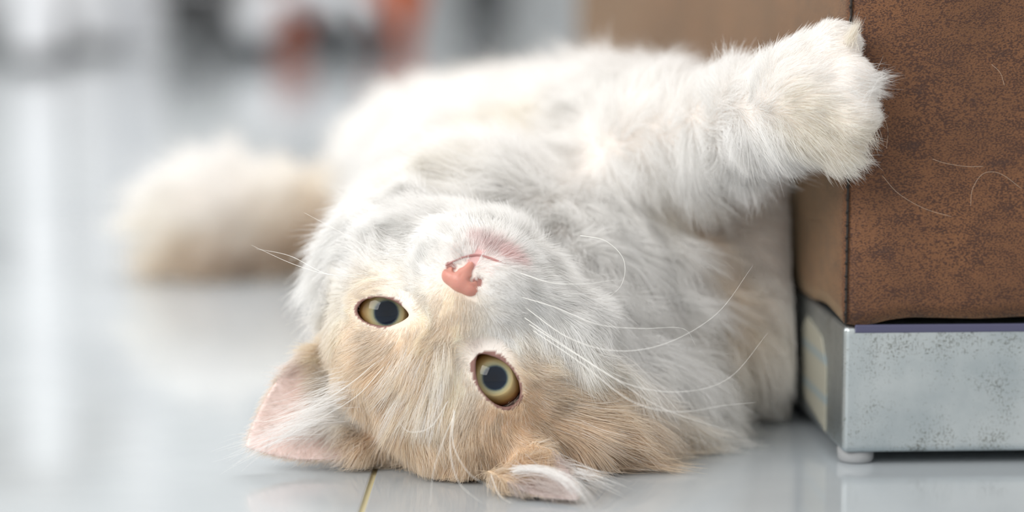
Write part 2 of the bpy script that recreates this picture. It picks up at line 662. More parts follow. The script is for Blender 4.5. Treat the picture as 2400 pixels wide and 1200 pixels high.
ear(P(806, 940, .868), P(577, 1046, .852), camvec(.58, -.80, .1), .0205, .010)
add(f_cone(P(1230, 1075, .838), .008, P(1236, 1108, .824), .0055), .006)
ear(P(1228, 1112, .822), P(1358, 1174, .800), camvec(.30, .50, -.80), .0105, .0050, thick=.0008, k=.0020, root=.006)

# eye openings
EYE_OPEN = []
for s_, c, out in eyes:
    med = HR @ np.array([-s_ * .92, .39, 0.0]); med -= out * (med @ out); med /= np.linalg.norm(med)
    ver = np.cross(out, med)
    OPH = .0047 if s_ < 0 else .0061
    OPA = .0092 if s_ < 0 else .0106
    EYE_OPEN.append((s_, c, out, med, ver, OPH, OPA))

    def f(X, Y, Z, c=c, out=out, med=med, ver=ver, OPH=OPH, OPA=OPA):
        dx, dy, dz = X - c[0], Y - c[1], Z - c[2]
        u = dx * med[0] + dy * med[1] + dz * med[2]
        v = dx * ver[0] + dy * ver[1] + dz * ver[2]
        n = dx * out[0] + dy * out[1] + dz * out[2]
        a = OPA; hgt = OPH
        un = np.clip(u / a, -1.3, 1.3)
        h = hgt * np.where(un > 0, np.maximum(1 - np.abs(un) ** 1.7, 0) ** .75, np.maximum(1 - np.abs(un) ** 2.3, 0) ** .5)
        e = (np.abs(v) - h) * .8
        e = np.maximum(e, (np.abs(u) - a) * .7)
        e = np.maximum(e, -n + .001)
        return e
    add((f, c - .018, c + .018), .0012, 'sub')
    add(f_cone(c, EYE_R + .0002, c + out * .0001, EYE_R + .0002), .0006, 'sub')

# mouth line and nose seat
hcone((-.5, 33.6, 12.0), .4, (-5, 34.2, 9.5), .3, .002, 'sub')
hcone((.5, 33.6, 12.0), .4, (5, 34.2, 9.5), .3, .002, 'sub')
hcone((0, 27, 14.2), .4, (0, 33.6, 12.4), .5, .002, 'sub')
# flatten where the animal presses on the bench and rests on the floor
_cx, _cy = GX[:, None, None] - np.float32(corner[0]), GY[None, :, None] - np.float32(corner[1])
_b = np.minimum(_cx * np.float32(math.cos(yaw)) + _cy * np.float32(math.sin(yaw)) + np.float32(.0052), -_cx * np.float32(math.sin(yaw)) + _cy * np.float32(math.cos(yaw)) + np.float32(.0058))
field = np.maximum(field, _b)
field = np.maximum(field, (.0012 - GZ)[None, None, :])


def surface_nets(F, gx, gy, gz):
    ins = F < 0
    nx, ny, nz = F.shape
    cnt = np.zeros((nx - 1, ny - 1, nz - 1), np.uint8)
    for i in (0, 1):
        for j in (0, 1):
            for k in (0, 1):
                cnt += ins[i:nx - 1 + i, j:ny - 1 + j, k:nz - 1 + k]
    ci, cj, ck = np.nonzero((cnt > 0) & (cnt < 8))
    idx = -np.ones(cnt.shape, np.int32)
    idx[ci, cj, ck] = np.arange(len(ci))
    acc = np.zeros((len(ci), 3)); num = np.zeros(len(ci))
    g = (gx, gy, gz)
    cor = [(0, 0, 0), (1, 0, 0), (0, 1, 0), (1, 1, 0), (0, 0, 1), (1, 0, 1), (0, 1, 1), (1, 1, 1)]
    for a in range(8):
        for b_ in range(a + 1, 8):
            ca_, cb_ = cor[a], cor[b_]
            if sum(abs(ca_[q] - cb_[q]) for q in range(3)) != 1: continue
            va = F[ci + ca_[0], cj + ca_[1], ck + ca_[2]]; vb = F[ci + cb_[0], cj + cb_[1], ck + cb_[2]]
            m = (va < 0) != (vb < 0)
            t = va / (va - vb + (va == vb))
            pa = np.stack([gx[ci + ca_[0]], gy[cj + ca_[1]], gz[ck + ca_[2]]], 1)
            pb = np.stack([gx[ci + cb_[0]], gy[cj + cb_[1]], gz[ck + cb_[2]]], 1)
            acc[m] += (pa + (pb - pa) * t[:, None])[m]
            num[m] += 1
    V = acc / num[:, None]
    quads = []
    for ax in range(3):
        sl0 = [slice(None)] * 3; sl1 = [slice(None)] * 3
        sl0[ax] = slice(0, -1); sl1[ax] = slice(1, None)
        a = ins[tuple(sl0)]; b_ = ins[tuple(sl1)]
        e = np.nonzero(a != b_)
        o1, o2 = [q for q in range(3) if q != ax]
        ok = (e[o1] > 0) & (e[o2] > 0) & (e[o1] < F.shape[o1] - 1) & (e[o2] < F.shape[o2] - 1)
        e = [q[ok] for q in e]
        sgn = a[tuple(e)]
        def cell(d1, d2):
            c = list(e); c[o1] = e[o1] - d1; c[o2] = e[o2] - d2
            return idx[tuple(c)]
        q = np.stack([cell(1, 1), cell(0, 1), cell(0, 0), cell(1, 0)], 1)
        if ax == 1: sgn = ~sgn
        q[~sgn] = q[~sgn][:, ::-1]
        quads.append(q)
    return V, np.concatenate(quads)


V, Q = surface_nets(field, GX, GY, GZ)
# keep the largest connected piece only
parent = np.arange(len(V))
edges = np.concatenate([Q[:, [0, 1]], Q[:, [1, 2]], Q[:, [2, 3]]])
for _ in range(60):
    m = np.minimum(parent[edges[:, 0]], parent[edges[:, 1]])
    old = parent.copy()
    np.minimum.at(parent, parent[edges[:, 0]].copy(), m); np.minimum.at(parent, parent[edges[:, 1]].copy(), m)
    for _j in range(4): parent = parent[parent]
    if (old == parent).all(): break
lab, counts = np.unique(parent, return_counts=True)
main = lab[counts.argmax()]
keep = parent == main
print('pieces', len(lab), counts.max(), len(V), 'minQ', Q.min())
remap = -np.ones(len(V), np.int64); remap[keep] = np.arange(keep.sum())
Q = remap[Q[keep[Q[:, 0]]]]; V = V[keep]


def gradient_normals(Vv, Qq):
    n = np.zeros_like(Vv)
    fn = np.cross(Vv[Qq[:, 2]] - Vv[Qq[:, 0]], Vv[Qq[:, 3]] - Vv[Qq[:, 1]])
    for i in range(4): np.add.at(n, Qq[:, i], fn)
    return n / (np.linalg.norm(n, axis=1)[:, None] + 1e-12)


VN = gradient_normals(V, Q)
cen = Hd(0, 0, -35)
i_ = np.argmin(((V - (cen + tocam * .05)) ** 2).sum(1))
if VN[i_] @ tocam < 0:
    Q = Q[:, ::-1].copy(); VN = -VN
bvh = BVHTree.FromPolygons(V.tolist(), Q.tolist())


def cast(px, py):
    v = (px - 1200) / FPX * RIGHT + (600 - py) / FPX * UP + FWD
    h = bvh.ray_cast(Vector(CAM), Vector(v / np.linalg.norm(v)))
    return None if h[0] is None else np.array(h[0])


def snap(px, py):
    """3D point of the animal's skin under that spot, or the nearest one"""
    q = cast(px, py)
    if q is None:
        for r in (20, 40, 60, 90, 130):
            for a in range(12):
                q = cast(px + r * math.cos(a * math.pi / 6), py + r * math.sin(a * math.pi / 6))
                if q is not None: return q
        q = P(px, py, .9)
    return q


# coat colour marks, with some painted shade, on the skin ------------------------------------------------
WH = (.95, .945, .935); CR = (.88, .77, .62); TN = (.81, .67, .50); TD = (.64, .49, .35); EB = (.46, .35, .32); PK = (.72, .50, .50)
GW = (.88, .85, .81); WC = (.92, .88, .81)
col_marks = [  # px, py, colour, reach mm
    (1113, 812, EB, 2.2), (1118, 795, EB, 1.6), (1120, 775, WC, 2.5), (1085, 745, CR, 7), (1050, 700, CR, 6), (1060, 800, CR, 8), (990, 780, CR, 7), (1000, 720, WC, 6), (1120, 740, WH, 6), (1150, 790, WH, 9), (1075, 770, CR, 6),
    (1080, 840, WH, 7), (1130, 800, WH, 6), (1040, 900, CR, 8), (1075, 930, WC, 7), (950, 860, TN, 9), (900, 900, TN, 9), (870, 850, TN, 9), (820, 800, CR, 9), (760, 780, CR, 9),
    (740, 720, WC, 8), (800, 690, WC, 7), (880, 660, CR, 8), (850, 680, CR, 7), (930, 650, WC, 6), (830, 620, WH, 9), (950, 600, WH, 9), (1020, 620, WH, 7), (760, 640, WH, 9),
    (960, 960, CR, 9), (900, 980, TN, 9), (950, 1030, TN, 10), (1020, 980, WC, 7), (1000, 1060, TN, 9), (1080, 1000, TN, 9), (1120, 1050, TN, 10), (1180, 1010, TN, 9), (1100, 1090, TN, 10),
    (1250, 1000, TN, 10), (1300, 940, TN, 10), (1250, 880, TN, 8), (1240, 830, CR, 7), (1300, 1050, TD, 11), (1200, 1080, TN, 10), (1350, 1000, TN, 12), (1400, 1050, TD, 14), (1450, 1000, TN, 14),
    (1500, 1050, TN, 14), (1560, 1040, CR, 12), (1400, 930, CR, 12), (1330, 870, WC, 9), (1230, 760, WH, 9), (1200, 700, WH, 9), (1300, 780, WH, 12), (1400, 830, WH, 16), (1500, 900, WH, 16), (1600, 970, WH, 16),
    (1350, 700, WH, 14), (1250, 620, WH, 10), (1200, 555, WH, 8), (1100, 560, WH, 8), (1000, 540, WH, 10), (1118, 566, PK, 2.6), (1145, 578, PK, 3.0), (1175, 592, PK, 3.0), (1200, 603, PK, 2.2), (1150, 640, WH, 6),
    (900, 590, WH, 10), (860, 590, WH, 10), (980, 560, WH, 10), (1400, 500, WH, 40), (1500, 600, WH, 30), (1600, 470, WC, 14), (1590, 455, TD, 5), (1545, 470, CR, 5), (1645, 540, TD, 4), (1650, 560, TN, 6), (1680, 640, TN, 7), (1620, 480, TN, 6), (1710, 710, TN, 8), (1740, 780, CR, 7), (1800, 560, GW, 14), (1840, 480, GW, 14), (1800, 800, GW, 20), (1700, 850, GW, 20),  # darkest tan marks deepen the shade in the underarm crease
    (1650, 250, WH, 30), (1750, 330, WH, 20), (1900, 270, (.84, .81, .74), 8), (1930, 310, (.86, .83, .76), 7), (1940, 120, WH, 9), (1960, 200, WH, 8), (1900, 350, WC, 10), (1500, 250, WH, 30), (1200, 400, WH, 40),  # beige marks paint the shading of the paw's underside
    (1060, 410, WC, 14), (1150, 350, WC, 10), (1230, 310, WC, 10), (1000, 300, WH, 30), (900, 400, WH, 30), (900, 550, WH, 30),
    (520, 460, WH, 22), (470, 605, TN, 20), (560, 612, TD, 20), (700, 600, TD, 20), (760, 590, TN, 20), (400, 540, WC, 20), (680, 470, WH, 22), (730, 580, TN, 22), (760, 500, WC, 20), (640, 500, WC, 15), (350, 450, WH, 20), (470, 480, WH, 20), (600, 470, WH, 20),
]
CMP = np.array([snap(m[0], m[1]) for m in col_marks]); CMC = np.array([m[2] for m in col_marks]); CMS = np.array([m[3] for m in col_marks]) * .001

# flow marks: px, py, direction on the picture axes (x right, y down), out-of-surface lift, length mm, reach mm
flow_marks = [
    (1080, 740, -.35, .94, .10, 3.5, 7), (1050, 690, -.3, .9, .08, 2.5, 6), (1110, 720, .15, .98, .08, 3, 6), (1040, 810, -.45, .9, .12, 7, 8), (1090, 850, -.15, .98, .12, 7, 7), (1130, 790, .1, .9, .10, 4, 6), (990, 780, -.6, .8, .1, 6, 7),
    (960, 850, -.45, .9, .16, 13, 9), (1010, 900, -.2, .98, .20, 16, 8), (1050, 930, -.1, 1, .18, 14, 8), (900, 850, -.75, .65, .14, 12, 9), (880, 920, -.45, .9, .16, 13, 9), (940, 980, -.15, .98, .16, 14, 10), (1000, 1020, 0, 1, .16, 12, 9),
    (840, 800, -.95, .25, .12, 9, 8), (780, 780, -.95, .3, .14, 11, 9), (740, 740, -.9, .1, .18, 11, 9), (760, 680, -.85, -.3, .18, 10, 9), (830, 650, -.85, -.35, .12, 8, 8), (900, 650, -.9, -.2, .1, 6, 7), (970, 620, -.85, -.45, .10, 5, 7),
    (1000, 570, -.7, -.7, .14, 8, 8), (900, 570, -.7, -.7, .2, 12, 10), (800, 600, -.8, -.5, .22, 13, 10), (960, 680, -.7, .0, .08, 4, 6), (1020, 660, -.8, -.1, .08, 3, 5), (1030, 610, -.8, -.5, .08, 3.5, 5),
    (1160, 660, .9, .35, .12, 5, 6), (1190, 710, .85, .5, .12, 7, 7), (1250, 760, .86, .5, .14, 10, 8), (1180, 780, .75, .6, .10, 6, 7), (1300, 820, .86, .5, .16, 15, 10), (1250, 830, .8, .55, .1, 8, 7), (1270, 900, .85, .5, .13, 12, 8), (1240, 980, .7, .7, .14, 12, 8),
    (1160, 980, .15, .98, .14, 9, 7), (1100, 980, -.1, 1, .14, 10, 7), (1150, 1050, .15, .98, .18, 12, 9), (1230, 1050, .5, .85, .16, 13, 9), (1080, 1080, 0, 1, .2, 11, 9), (1300, 1000, .85, .5, .16, 17, 10), (1350, 940, .9, .42, .18, 22, 11),
    (1400, 1000, .95, .25, .2, 28, 14), (1330, 1060, .9, .35, .2, 20, 10), (1480, 1000, .95, .2, .22, 32, 16), (1400, 850, .85, .5, .25, 26, 14), (1320, 720, .75, .6, .28, 17, 10), (1270, 650, .85, .3, .28, 11, 8), (1220, 600, .85, -.1, .2, 7, 6),
    (1180, 550, .5, -.7, .2, 7, 6), (1120, 545, 0, -.9, .2, 7, 7), (1150, 585, .3, -.6, .1, 2.2, 4), (1100, 570, -.3, -.9, .12, 4, 5), (1500, 850, .75, .65, .3, 34, 16), (1600, 950, .85, .5, .3, 34, 16),
    (1400, 620, .4, .7, .3, 26, 20), (1450, 480, .5, .5, .3, 26, 24), (1550, 600, .3, .9, .3, 30, 20), (1650, 750, .35, .93, .3, 32, 20), (1600, 850, .5, .85, .3, 32, 18), (1700, 900, .4, .9, .3, 26, 18),
    (1740, 480, .7, .5, .22, 11, 14), (1800, 500, .8, .4, .22, 11, 14), (1820, 600, .8, .4, .22, 11, 14), (1730, 650, .6, .7, .22, 12, 14), (1800, 750, .5, .8, .25, 14, 16), (1780, 880, .3, .9, .25, 18, 16), (1640, 520, .5, .85, .25, 18, 14), (1540, 480, .3, .9, .3, 22, 14),
    (1500, 250, .8, -.25, .3, 20, 24), (1650, 220, .9, -.2, .28, 16, 18), (1650, 380, .75, .6, .28, 18, 14), (1780, 180, .9, -.35, .2, 10, 12), (1780, 360, .8, .55, .24, 13, 12), (1860, 200, .95, -.2, .16, 7, 10), (1920, 90, .75, -.4, .16, 5, 8), (1900, 360, .75, .6, .22, 10, 9),
    (1990, 200, 1, 0, .16, 4.5, 7), (1990, 268, 1, .1, .16, 5, 7), (1920, 260, .9, .15, .2, 8, 8), (1960, 335, .8, .5, .24, 7, 7), (1960, 115, .9, .0, .14, 3.5, 8),
    (1350, 300, -.5, -.4, .35, 26, 30), (1200, 400, -.6, .2, .35, 26, 40), (1000, 300, -.6, -.2, .4, 28, 40), (900, 480, -.7, .5, .4, 28, 40), (1100, 200, -.5, -.5, .4, 26, 40),
    (750, 530, -.9, -.2, .5, 34, 40), (600, 520, -.8, -.4, .5, 36, 40), (480, 520, -.85, -.3, .5, 38, 40), (420, 540, -.8, .0, .5, 36, 30),
]
FMP = np.array([snap(m[0], m[1]) for m in flow_marks])
FMD = np.array([camvec(m[2], -m[3], 0) for m in flow_marks])
FML = np.array([m[4] for m in flow_marks]); FMN = np.array([m[5] for m in flow_marks]) * .001; FMS = np.array([m[6] for m in flow_marks]) * .001


def blend(pts, MP, MS, vals):
    out = np.zeros((len(pts), vals.shape[1]))
    for s in range(0, len(pts), 20000):
        p = pts[s:s + 20000]
        d2 = ((p[:, None, :] - MP[None]) ** 2).sum(2) / (MS[None] ** 2)
        w = np.exp(-d2 * .9) + 1e-4 / (1 + d2) ** 2 + 1e-12
        w /= w.sum(1)[:, None]
        out[s:s + 20000] = w @ vals
    return out


def vnoise(p, freq, seed, n=7):
    r = np.random.default_rng(seed)
    o = np.zeros((len(p), 3))
    for _ in range(n):
        k = r.normal(size=(3, 3)); k /= np.linalg.norm(k, axis=0)
        ph = r.uniform(0, 6.28, 3)
        o += np.sin(p @ k * freq * r.uniform(.6, 1.5) + ph)
    return o / math.sqrt(n) * .9


def local(pts):
    return (pts - HO) @ HR * 1000


def ear_coords(pts, e):
    B, U, W, Nn, L, hw, cup = e
    d = pts - B
    u = d @ U / L; w = d @ W / hw; n = d @ Nn - cup * (1 - .55 * np.clip(u, 0, 1)) * w ** 2
    return u, w, n


# body mesh with skin colours
me = bpy.data.meshes.new('body')
me.from_pydata(V.tolist(), [], Q.tolist())
smooth(me)
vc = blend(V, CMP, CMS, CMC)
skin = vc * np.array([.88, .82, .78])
Lc = local(V)
for e in EAR_PARAM:
    u, w, n = ear_coords(V, e)
    m = (u > .05) & (u < 1.1) & (np.abs(w) < 1.2) & (np.abs(n) < .006)
    m &= (u > .18) & (np.abs(n) < .003)
    m &= (((V - e[0]) ** 2).sum(1) < (e[4] * 1.2) ** 2)
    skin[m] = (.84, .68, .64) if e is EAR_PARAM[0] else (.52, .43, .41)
for (s_, c, out, med, ver, OPH, OPA) in EYE_OPEN:
    dd = np.linalg.norm(V - c, axis=1)
    qu = (V - c) @ med; qv = (V - c) @ ver
    ee = np.sqrt((qu / OPA) ** 2 + (qv / OPH) ** 2)
    m = (dd < EYE_R + .0034) & ((V - c) @ out > 0) & (ee < 1.16)
    skin[m] = (.27, .15, .13)
m = (np.abs(Lc[:, 0]) < 9) & (Lc[:, 1] > 30) & (Lc[:, 1] < 40) & (Lc[:, 2] > 0)
skin[m] = skin[m] * .6 + np.array((.72, .46, .43)) * .4
m = (np.abs(Lc[:, 0]) < 1.8) & (Lc[:, 1] > 26) & (Lc[:, 1] < 36) & (Lc[:, 2] > 5)
skin[m] = (.68, .42, .41)
for s_ in (-1, 1):
    m = np.linalg.norm(Lc - np.array([5.6 * s_, 25.8, 12.0]), axis=1) < 2.2  # nostril darkness painted into the skin beside the nose pad
    skin[m] = (.32, .15, .13)
at = me.attributes.new('skin_color', 'FLOAT_COLOR', 'POINT')
at.data.foreach_set('color', np.concatenate([skin, np.ones((len(V), 1))], 1).astype(np.float32).ravel())
m_skin, nt, b = mat_new('cat_skin', (.8, .65, .6), .6, spec=.25)
an = N(nt, 'ShaderNodeAttribute', attribute_name='skin_color')
nt.links.new(an.outputs['Color'], b.inputs['Base Color'])
cat = empty('cat', (HO[0], HO[1], 0), 'long-haired cream and white cat lying upside down on the tiles, paw on the bench', 'cat')


def cat_child(name, data, mat=None):
    o = bpy.data.objects.new(name, data)
    C.objects.link(o)
    o.parent = cat
    o.matrix_parent_inverse = Matrix.Translation((-HO[0], -HO[1], 0))
    if mat: data.materials.append(mat)
    return o


body = cat_child('body', me, m_skin)

# ------------------------------------------------------------------ fur
tri = np.concatenate([Q[:, [0, 1, 2]], Q[:, [0, 2, 3]]])
tc_ = V[tri].mean(1)
ta = np.linalg.norm(np.cross(V[tri[:, 1]] - V[tri[:, 0]], V[tri[:, 2]] - V[tri[:, 0]]), axis=1) / 2
tn = VN[tri].mean(1)
vw = CAM - tc_; vd = np.linalg.norm(vw, axis=1); vw /= vd[:, None]
facing = (tn * vw).sum(1)
face_d = np.linalg.norm(tc_ - Hd(0, 5, -12), axis=1)


def step(a, b_, x):
    t = np.clip((x - a) / (b_ - a), 0, 1)
    return t * t * (3 - 2 * t)


# hairs per square metre
dens = 11e6 * (1 - step(.030, .060, face_d)) + 4e6 * (1 - step(.05, .085, face_d)) + 1.1e6 * (1 - step(.07, .13, face_d))
dens += 1.0e6 * (1 - step(1.0, 1.2, tc_[:, 1])) + .30e6
pw = np.linalg.norm(tc_ - P(1900, 225, .84), axis=1)
dens += 2.0e6 * (1 - step(.035, .07, pw))
dens *= step(-.55, -.25, facing)
dens *= np.where(tc_[:, 2] < .0016, 0, 1)
cntf = dens * ta
tot = cntf.sum()
print('hair expected', int(tot), 'verts', len(V))


def sample(weights, n):
    cs = np.cumsum(weights); cs /= cs[-1]
    t = np.searchsorted(cs, rng.random(n))
    r1 = np.sqrt(rng.random(n)); r2 = rng.random(n)
    ba = np.stack([1 - r1, r1 * (1 - r2), r1 * r2], 1)
    p = (V[tri[t]] * ba[:, :, None]).sum(1)
    n_ = (VN[tri[t]] * ba[:, :, None]).sum(1)
    n_ /= np.linalg.norm(n_, axis=1)[:, None]
    return p, n_


HAIR_SCALE = 1.0
pts, nor = sample(cntf, int(tot * HAIR_SCALE))


def make_hairs(pts, nor, K=7, seed=5, len_mul=1.0, rad_mul=1.0):
    r = np.random.default_rng(seed)
    n = len(pts)
    vals = np.concatenate([FMD, FML[:, None], FMN[:, None]], 1)
    bl = blend(pts, FMP, FMS, vals)
    D = bl[:, :3]; lift = bl[:, 3].copy(); Ln = bl[:, 4].copy()
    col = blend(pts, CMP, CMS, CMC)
    L = local(pts)
    keepm = np.ones(n, bool)
    depth = (pts - CAM) @ FWD
    # keep clear of the eyes
    eyef = np.zeros(n)
    for (s_, c, out, med, ver, OPH, OPA) in EYE_OPEN:
        q = pts - c
        u = q @ med; v = q @ ver; f = q @ out
        e = np.sqrt((u / (OPA + .0006)) ** 2 + (v / (OPH + .0006)) ** 2)
        near = (f > 0) & (np.linalg.norm(q, axis=1) < .035)
        keepm &= ~(near & (e < 1.04))
        away = (u / .0118)[:, None] * med + (v / .0074)[:, None] * ver
        away /= np.linalg.norm(away, axis=1)[:, None] + 1e-9
        g = np.where(near, np.clip((1.95 - e) / .6, 0, 1), 0)
        # only redirect hairs that would run over the eye
        toward = -(D * away).sum(1)
        g2 = g * np.clip(toward * 1.4 + .25, 0, 1)
        D = D * (1 - g2[:, None]) + away * g2[:, None] * np.linalg.norm(D, axis=1)[:, None]
        # slide along the lid
        Ln = np.where(near, np.minimum(Ln, .0019 + np.clip(e - 1.0, 0, 9) * .0058), Ln)
        lift = np.where(near, lift * (1 - .3 * g), lift)
        eyef = np.maximum(eyef, g)
        # pale rim fur round the eye
    # nose pad, mouth
    keepm &= ~((np.abs(L[:, 0]) < 7.2) & (L[:, 1] > 20.0) & (L[:, 1] < 29) & (L[:, 2] > 6.5) & (np.abs(L[:, 0]) < 7.5 - (L[:, 1] - 21) * .75))
    keepm &= ~((np.abs(L[:, 0]) < 1.3) & (L[:, 1] > 26) & (L[:, 1] < 35) & (L[:, 2] > 6))
    keepm &= ~((np.linalg.norm(np.abs(L[:, :1]) * [1, 0, 0] + L * [0, 1, 1] - np.array([5.3, 25.8, 12.5]), axis=1) < 1.5))
    nd = np.linalg.norm(L - np.array([0, 24, 13]), axis=1)
    Ln = np.minimum(Ln, .0020 + np.clip(nd - 5, 0, 99) * .00035)
    # ears: inside nearly bare, outside short
    earm = np.zeros(n, bool); inner = np.zeros(n, bool)
    for ei, e in enumerate(EAR_PARAM):
        u, w, nn = ear_coords(pts, e)
        m = (u > .14) & (u < 1.1) & (np.abs(w) < 1.25) & (np.abs(nn) < .0032)
        ins = m & ((nor @ e[3]) > .1)
        earm |= m; inner |= ins
        dirn = e[1] * .8 + e[2] * np.sign(w)[:, None] * .35
        D = np.where(m[:, None], dirn, D)
        Ln = np.where(m, np.where(ins, .004 + .004 * (np.abs(w) > .75), .005), Ln)
        lift = np.where(m, .16, lift)
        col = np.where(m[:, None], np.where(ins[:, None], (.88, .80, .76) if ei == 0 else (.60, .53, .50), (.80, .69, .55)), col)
    keepm &= ~(inner & (r.random(n) < .45))
    # direction
    D = D - nor * (D * nor).sum(1)[:, None]
    D /= np.linalg.norm(D, axis=1)[:, None] + 1e-9
    longf = np.clip(Ln / .02, 0, 1)
    nz1 = vnoise(pts, 420, 1); nz2 = vnoise(pts, 130, 2); nz3 = vnoise(pts, 1100, 3)
    wob = (nz1 * .16 + nz2 * .14 + nz3 * .09) * (.55 + .6 * longf[:, None]) + r.normal(size=(n, 3)) * .10
    lift = np.maximum(lift * (1 + .35 * r.normal(size=n)) + .03, .07)
    D = D + wob * (1 - .5 * eyef[:, None])
    D -= nor * np.minimum((D * nor).sum(1), 0)[:, None]
    D = D * (1 - lift)[:, None] + nor * lift[:, None] * 1.5
    D /= np.linalg.norm(D, axis=1)[:, None]
    Ln = Ln * len_mul * r.uniform(.55, 1.12, n)
    bend = (-nor * (.03 + .29 * longf[:, None]) + nz1 * (.12 + .15 * longf[:, None]) + r.normal(size=(n, 3)) * .10 + np.array([0, 0, -.10]) * longf[:, None])
    t = np.linspace(0, 1, K)
    Pk = pts[:, None, :] - (nor * np.minimum(.0004, .05 * Ln)[:, None])[:, None, :] + Ln[:, None, None] * (D[:, None, :] * t[None, :, None] + bend[:, None, :] * (t ** 2)[None, :, None])
    # clumps: pull the tips of long fur together
    cs = 900.0
    cell = np.floor(pts * 260 + nz1 * .5).astype(np.int64)
    hsh = (cell[:, 0] * 73856093) ^ (cell[:, 1] * 19349663) ^ (cell[:, 2] * 83492791)
    uq, inv = np.unique(hsh, return_inverse=True)
    cc = np.zeros((len(uq), 3)); nn_ = np.bincount(inv)
    tip = Pk[:, -1]
    for a in range(3): cc[:, a] = np.bincount(inv, tip[:, a]) / nn_
    clump = (.10 + .42 * longf) * r.uniform(.5, 1, n)
    off = cc[inv] - tip
    Pk += (off * clump[:, None])[:, None, :] * (t ** 2.2)[None, :, None]
    tone = 1 + (r.random(len(uq))[inv] - .5) * .20 + r.normal(size=n) * .07
    col = np.clip(col * tone[:, None], .02, .96)
    # white guard hairs through the tan areas
    wg = r.random(n) < .16
    col[wg] = col[wg] * .35 + np.array(WH) * .65
    Pk[:, :, 2] = np.maximum(Pk[:, :, 2], .0005 + r.random(n)[:, None] * .002)
    # stay off the bench front and side
    rad = (.000052 + .00004 * longf) * (depth / .84) ** 1.0 * rad_mul
    rad = np.where(depth > 1.05, rad * 1.9, rad)
    k = keepm
    return Pk[k], rad[k], col[k]


# bench-frame clamp
cyaw, syaw = math.cos(yaw), math.sin(yaw)


def bench_clamp(Pk):
    dx = Pk[..., 0] - corner[0]; dy = Pk[..., 1] - corner[1]
    bx = dx * cyaw + dy * syaw; by = -dx * syaw + dy * cyaw
    ins = (bx > -.0045) & (by > -.0055)
    dfx = bx + .0045; dfy = by + .0055
    push_x = ins & (dfx < dfy); push_y = ins & ~push_x
    bx2 = np.where(push_x, -.0045 - rng.random(bx.shape) * .0004, bx); by2 = np.where(push_y, -.0055 - rng.random(bx.shape) * .0004, by)
    Pk[..., 0] = corner[0] + bx2 * cyaw - by2 * syaw
    Pk[..., 1] = corner[1] + bx2 * syaw + by2 * cyaw
    return Pk


m_fur = bpy.data.materials.new('cat_fur')
m_fur.use_nodes = True
nt = m_fur.node_tree
nt.nodes.clear()
out_ = N(nt, 'ShaderNodeOutputMaterial')
an = N(nt, 'ShaderNodeAttribute', attribute_name='hair_color')
dif = N(nt, 'ShaderNodeBsdfDiffuse'); trl = N(nt, 'ShaderNodeBsdfTranslucent'); hr = N(nt, 'ShaderNodeBsdfHair')
hr.inputs['RoughnessU'].default_value = .35; hr.inputs['RoughnessV'].default_value = .6
hr.inputs['Color'].default_value = (.9, .88, .85, 1)
nt.links.new(an.outputs['Color'], dif.inputs[0]); nt.links.new(an.outputs['Color'], trl.inputs[0])
m1 = N(nt, 'ShaderNodeMixShader'); m1.inputs[0].default_value = .42
nt.links.new(dif.outputs[0], m1.inputs[1]); nt.links.new(trl.outputs[0], m1.inputs[2])
m2 = N(nt, 'ShaderNodeMixShader'); m2.inputs[0].default_value = .10
nt.links.new(m1.outputs[0], m2.inputs[1]); nt.links.new(hr.outputs[0], m2.inputs[2])
nt.links.new(m2.outputs[0], out_.inputs[0])


def hair_object(name, Pk, rad, col, taper=.9):
    n, K, _ = Pk.shape
    hc = bpy.data.hair_curves.new(name)
    hc.add_curves([K] * n)
    hc.position_data.foreach_set('vector', Pk.astype(np.float32).ravel())
    t = np.linspace(0, 1, K)
    rr_ = rad[:, None] * (1 - taper * t ** 1.6)[None]
    a = hc.attributes.get('radius') or hc.attributes.new('radius', 'FLOAT', 'POINT')
    a.data.foreach_set('value', rr_.astype(np.float32).ravel())
    a = hc.attributes.new('hair_color', 'FLOAT_COLOR', 'CURVE')
    a.data.foreach_set('color', np.concatenate([col, np.ones((n, 1))], 1).astype(np.float32).ravel())
    o = cat_child(name, hc, m_fur)
    return o


Pk, rad, col = make_hairs(pts, nor)
Pk = bench_clamp(Pk)
tag(hair_object('fur', Pk, rad, col), kind='stuff')
print('hairs', len(Pk))


def lock(a, b_, n, spread0, spread1, sag, colr, rad=.00006, K=9, curl=0.0):
    """a tuft of hairs from a to b_ (world points)"""
    a = np.asarray(a); b_ = np.asarray(b_)
    p0 = a + rng.normal(size=(n, 3)) * spread0
    p1 = b_ + rng.normal(size=(n, 3)) * spread1 + (b_ - a) * rng.uniform(-.25, .08, n)[:, None]
    t = np.linspace(0, 1, K)[None, :, None]
    mid = (p0 + p1) / 2 + np.asarray(sag) + rng.normal(size=(n, 3)) * spread1 * .3
    q = (1 - t) ** 2 * p0[:, None] + 2 * t * (1 - t) * mid[:, None] + t ** 2 * p1[:, None]
    q[:, :, 2] = np.maximum(q[:, :, 2], .0006)
    c = np.clip(np.array(colr)[None] * (1 + rng.normal(size=(n, 1)) * .05), 0, .96)
    return q, np.full(n, rad), c


tufts = [
    lock(P(1990, 100, .826), P(2012, 48, .822), 150, .0012, .0012, (0, 0, 0), WC),
    lock(P(2000, 200, .822), P(2082, 182, .826), 260, .0030, .0022, camvec(0, .001, 0), WH),
    lock(P(2005, 205, .821), P(2088, 226, .826), 60, .0012, .0008, camvec(.001, .001, 0), WH),
    lock(P(2005, 290, .824), P(2050, 345, .83), 120, .003, .002, camvec(.001, 0, 0), WC),
    lock(P(1980, 345, .83), P(2000, 360, .83), 100, .003, .002, camvec(0, 0, 0), WC),
]
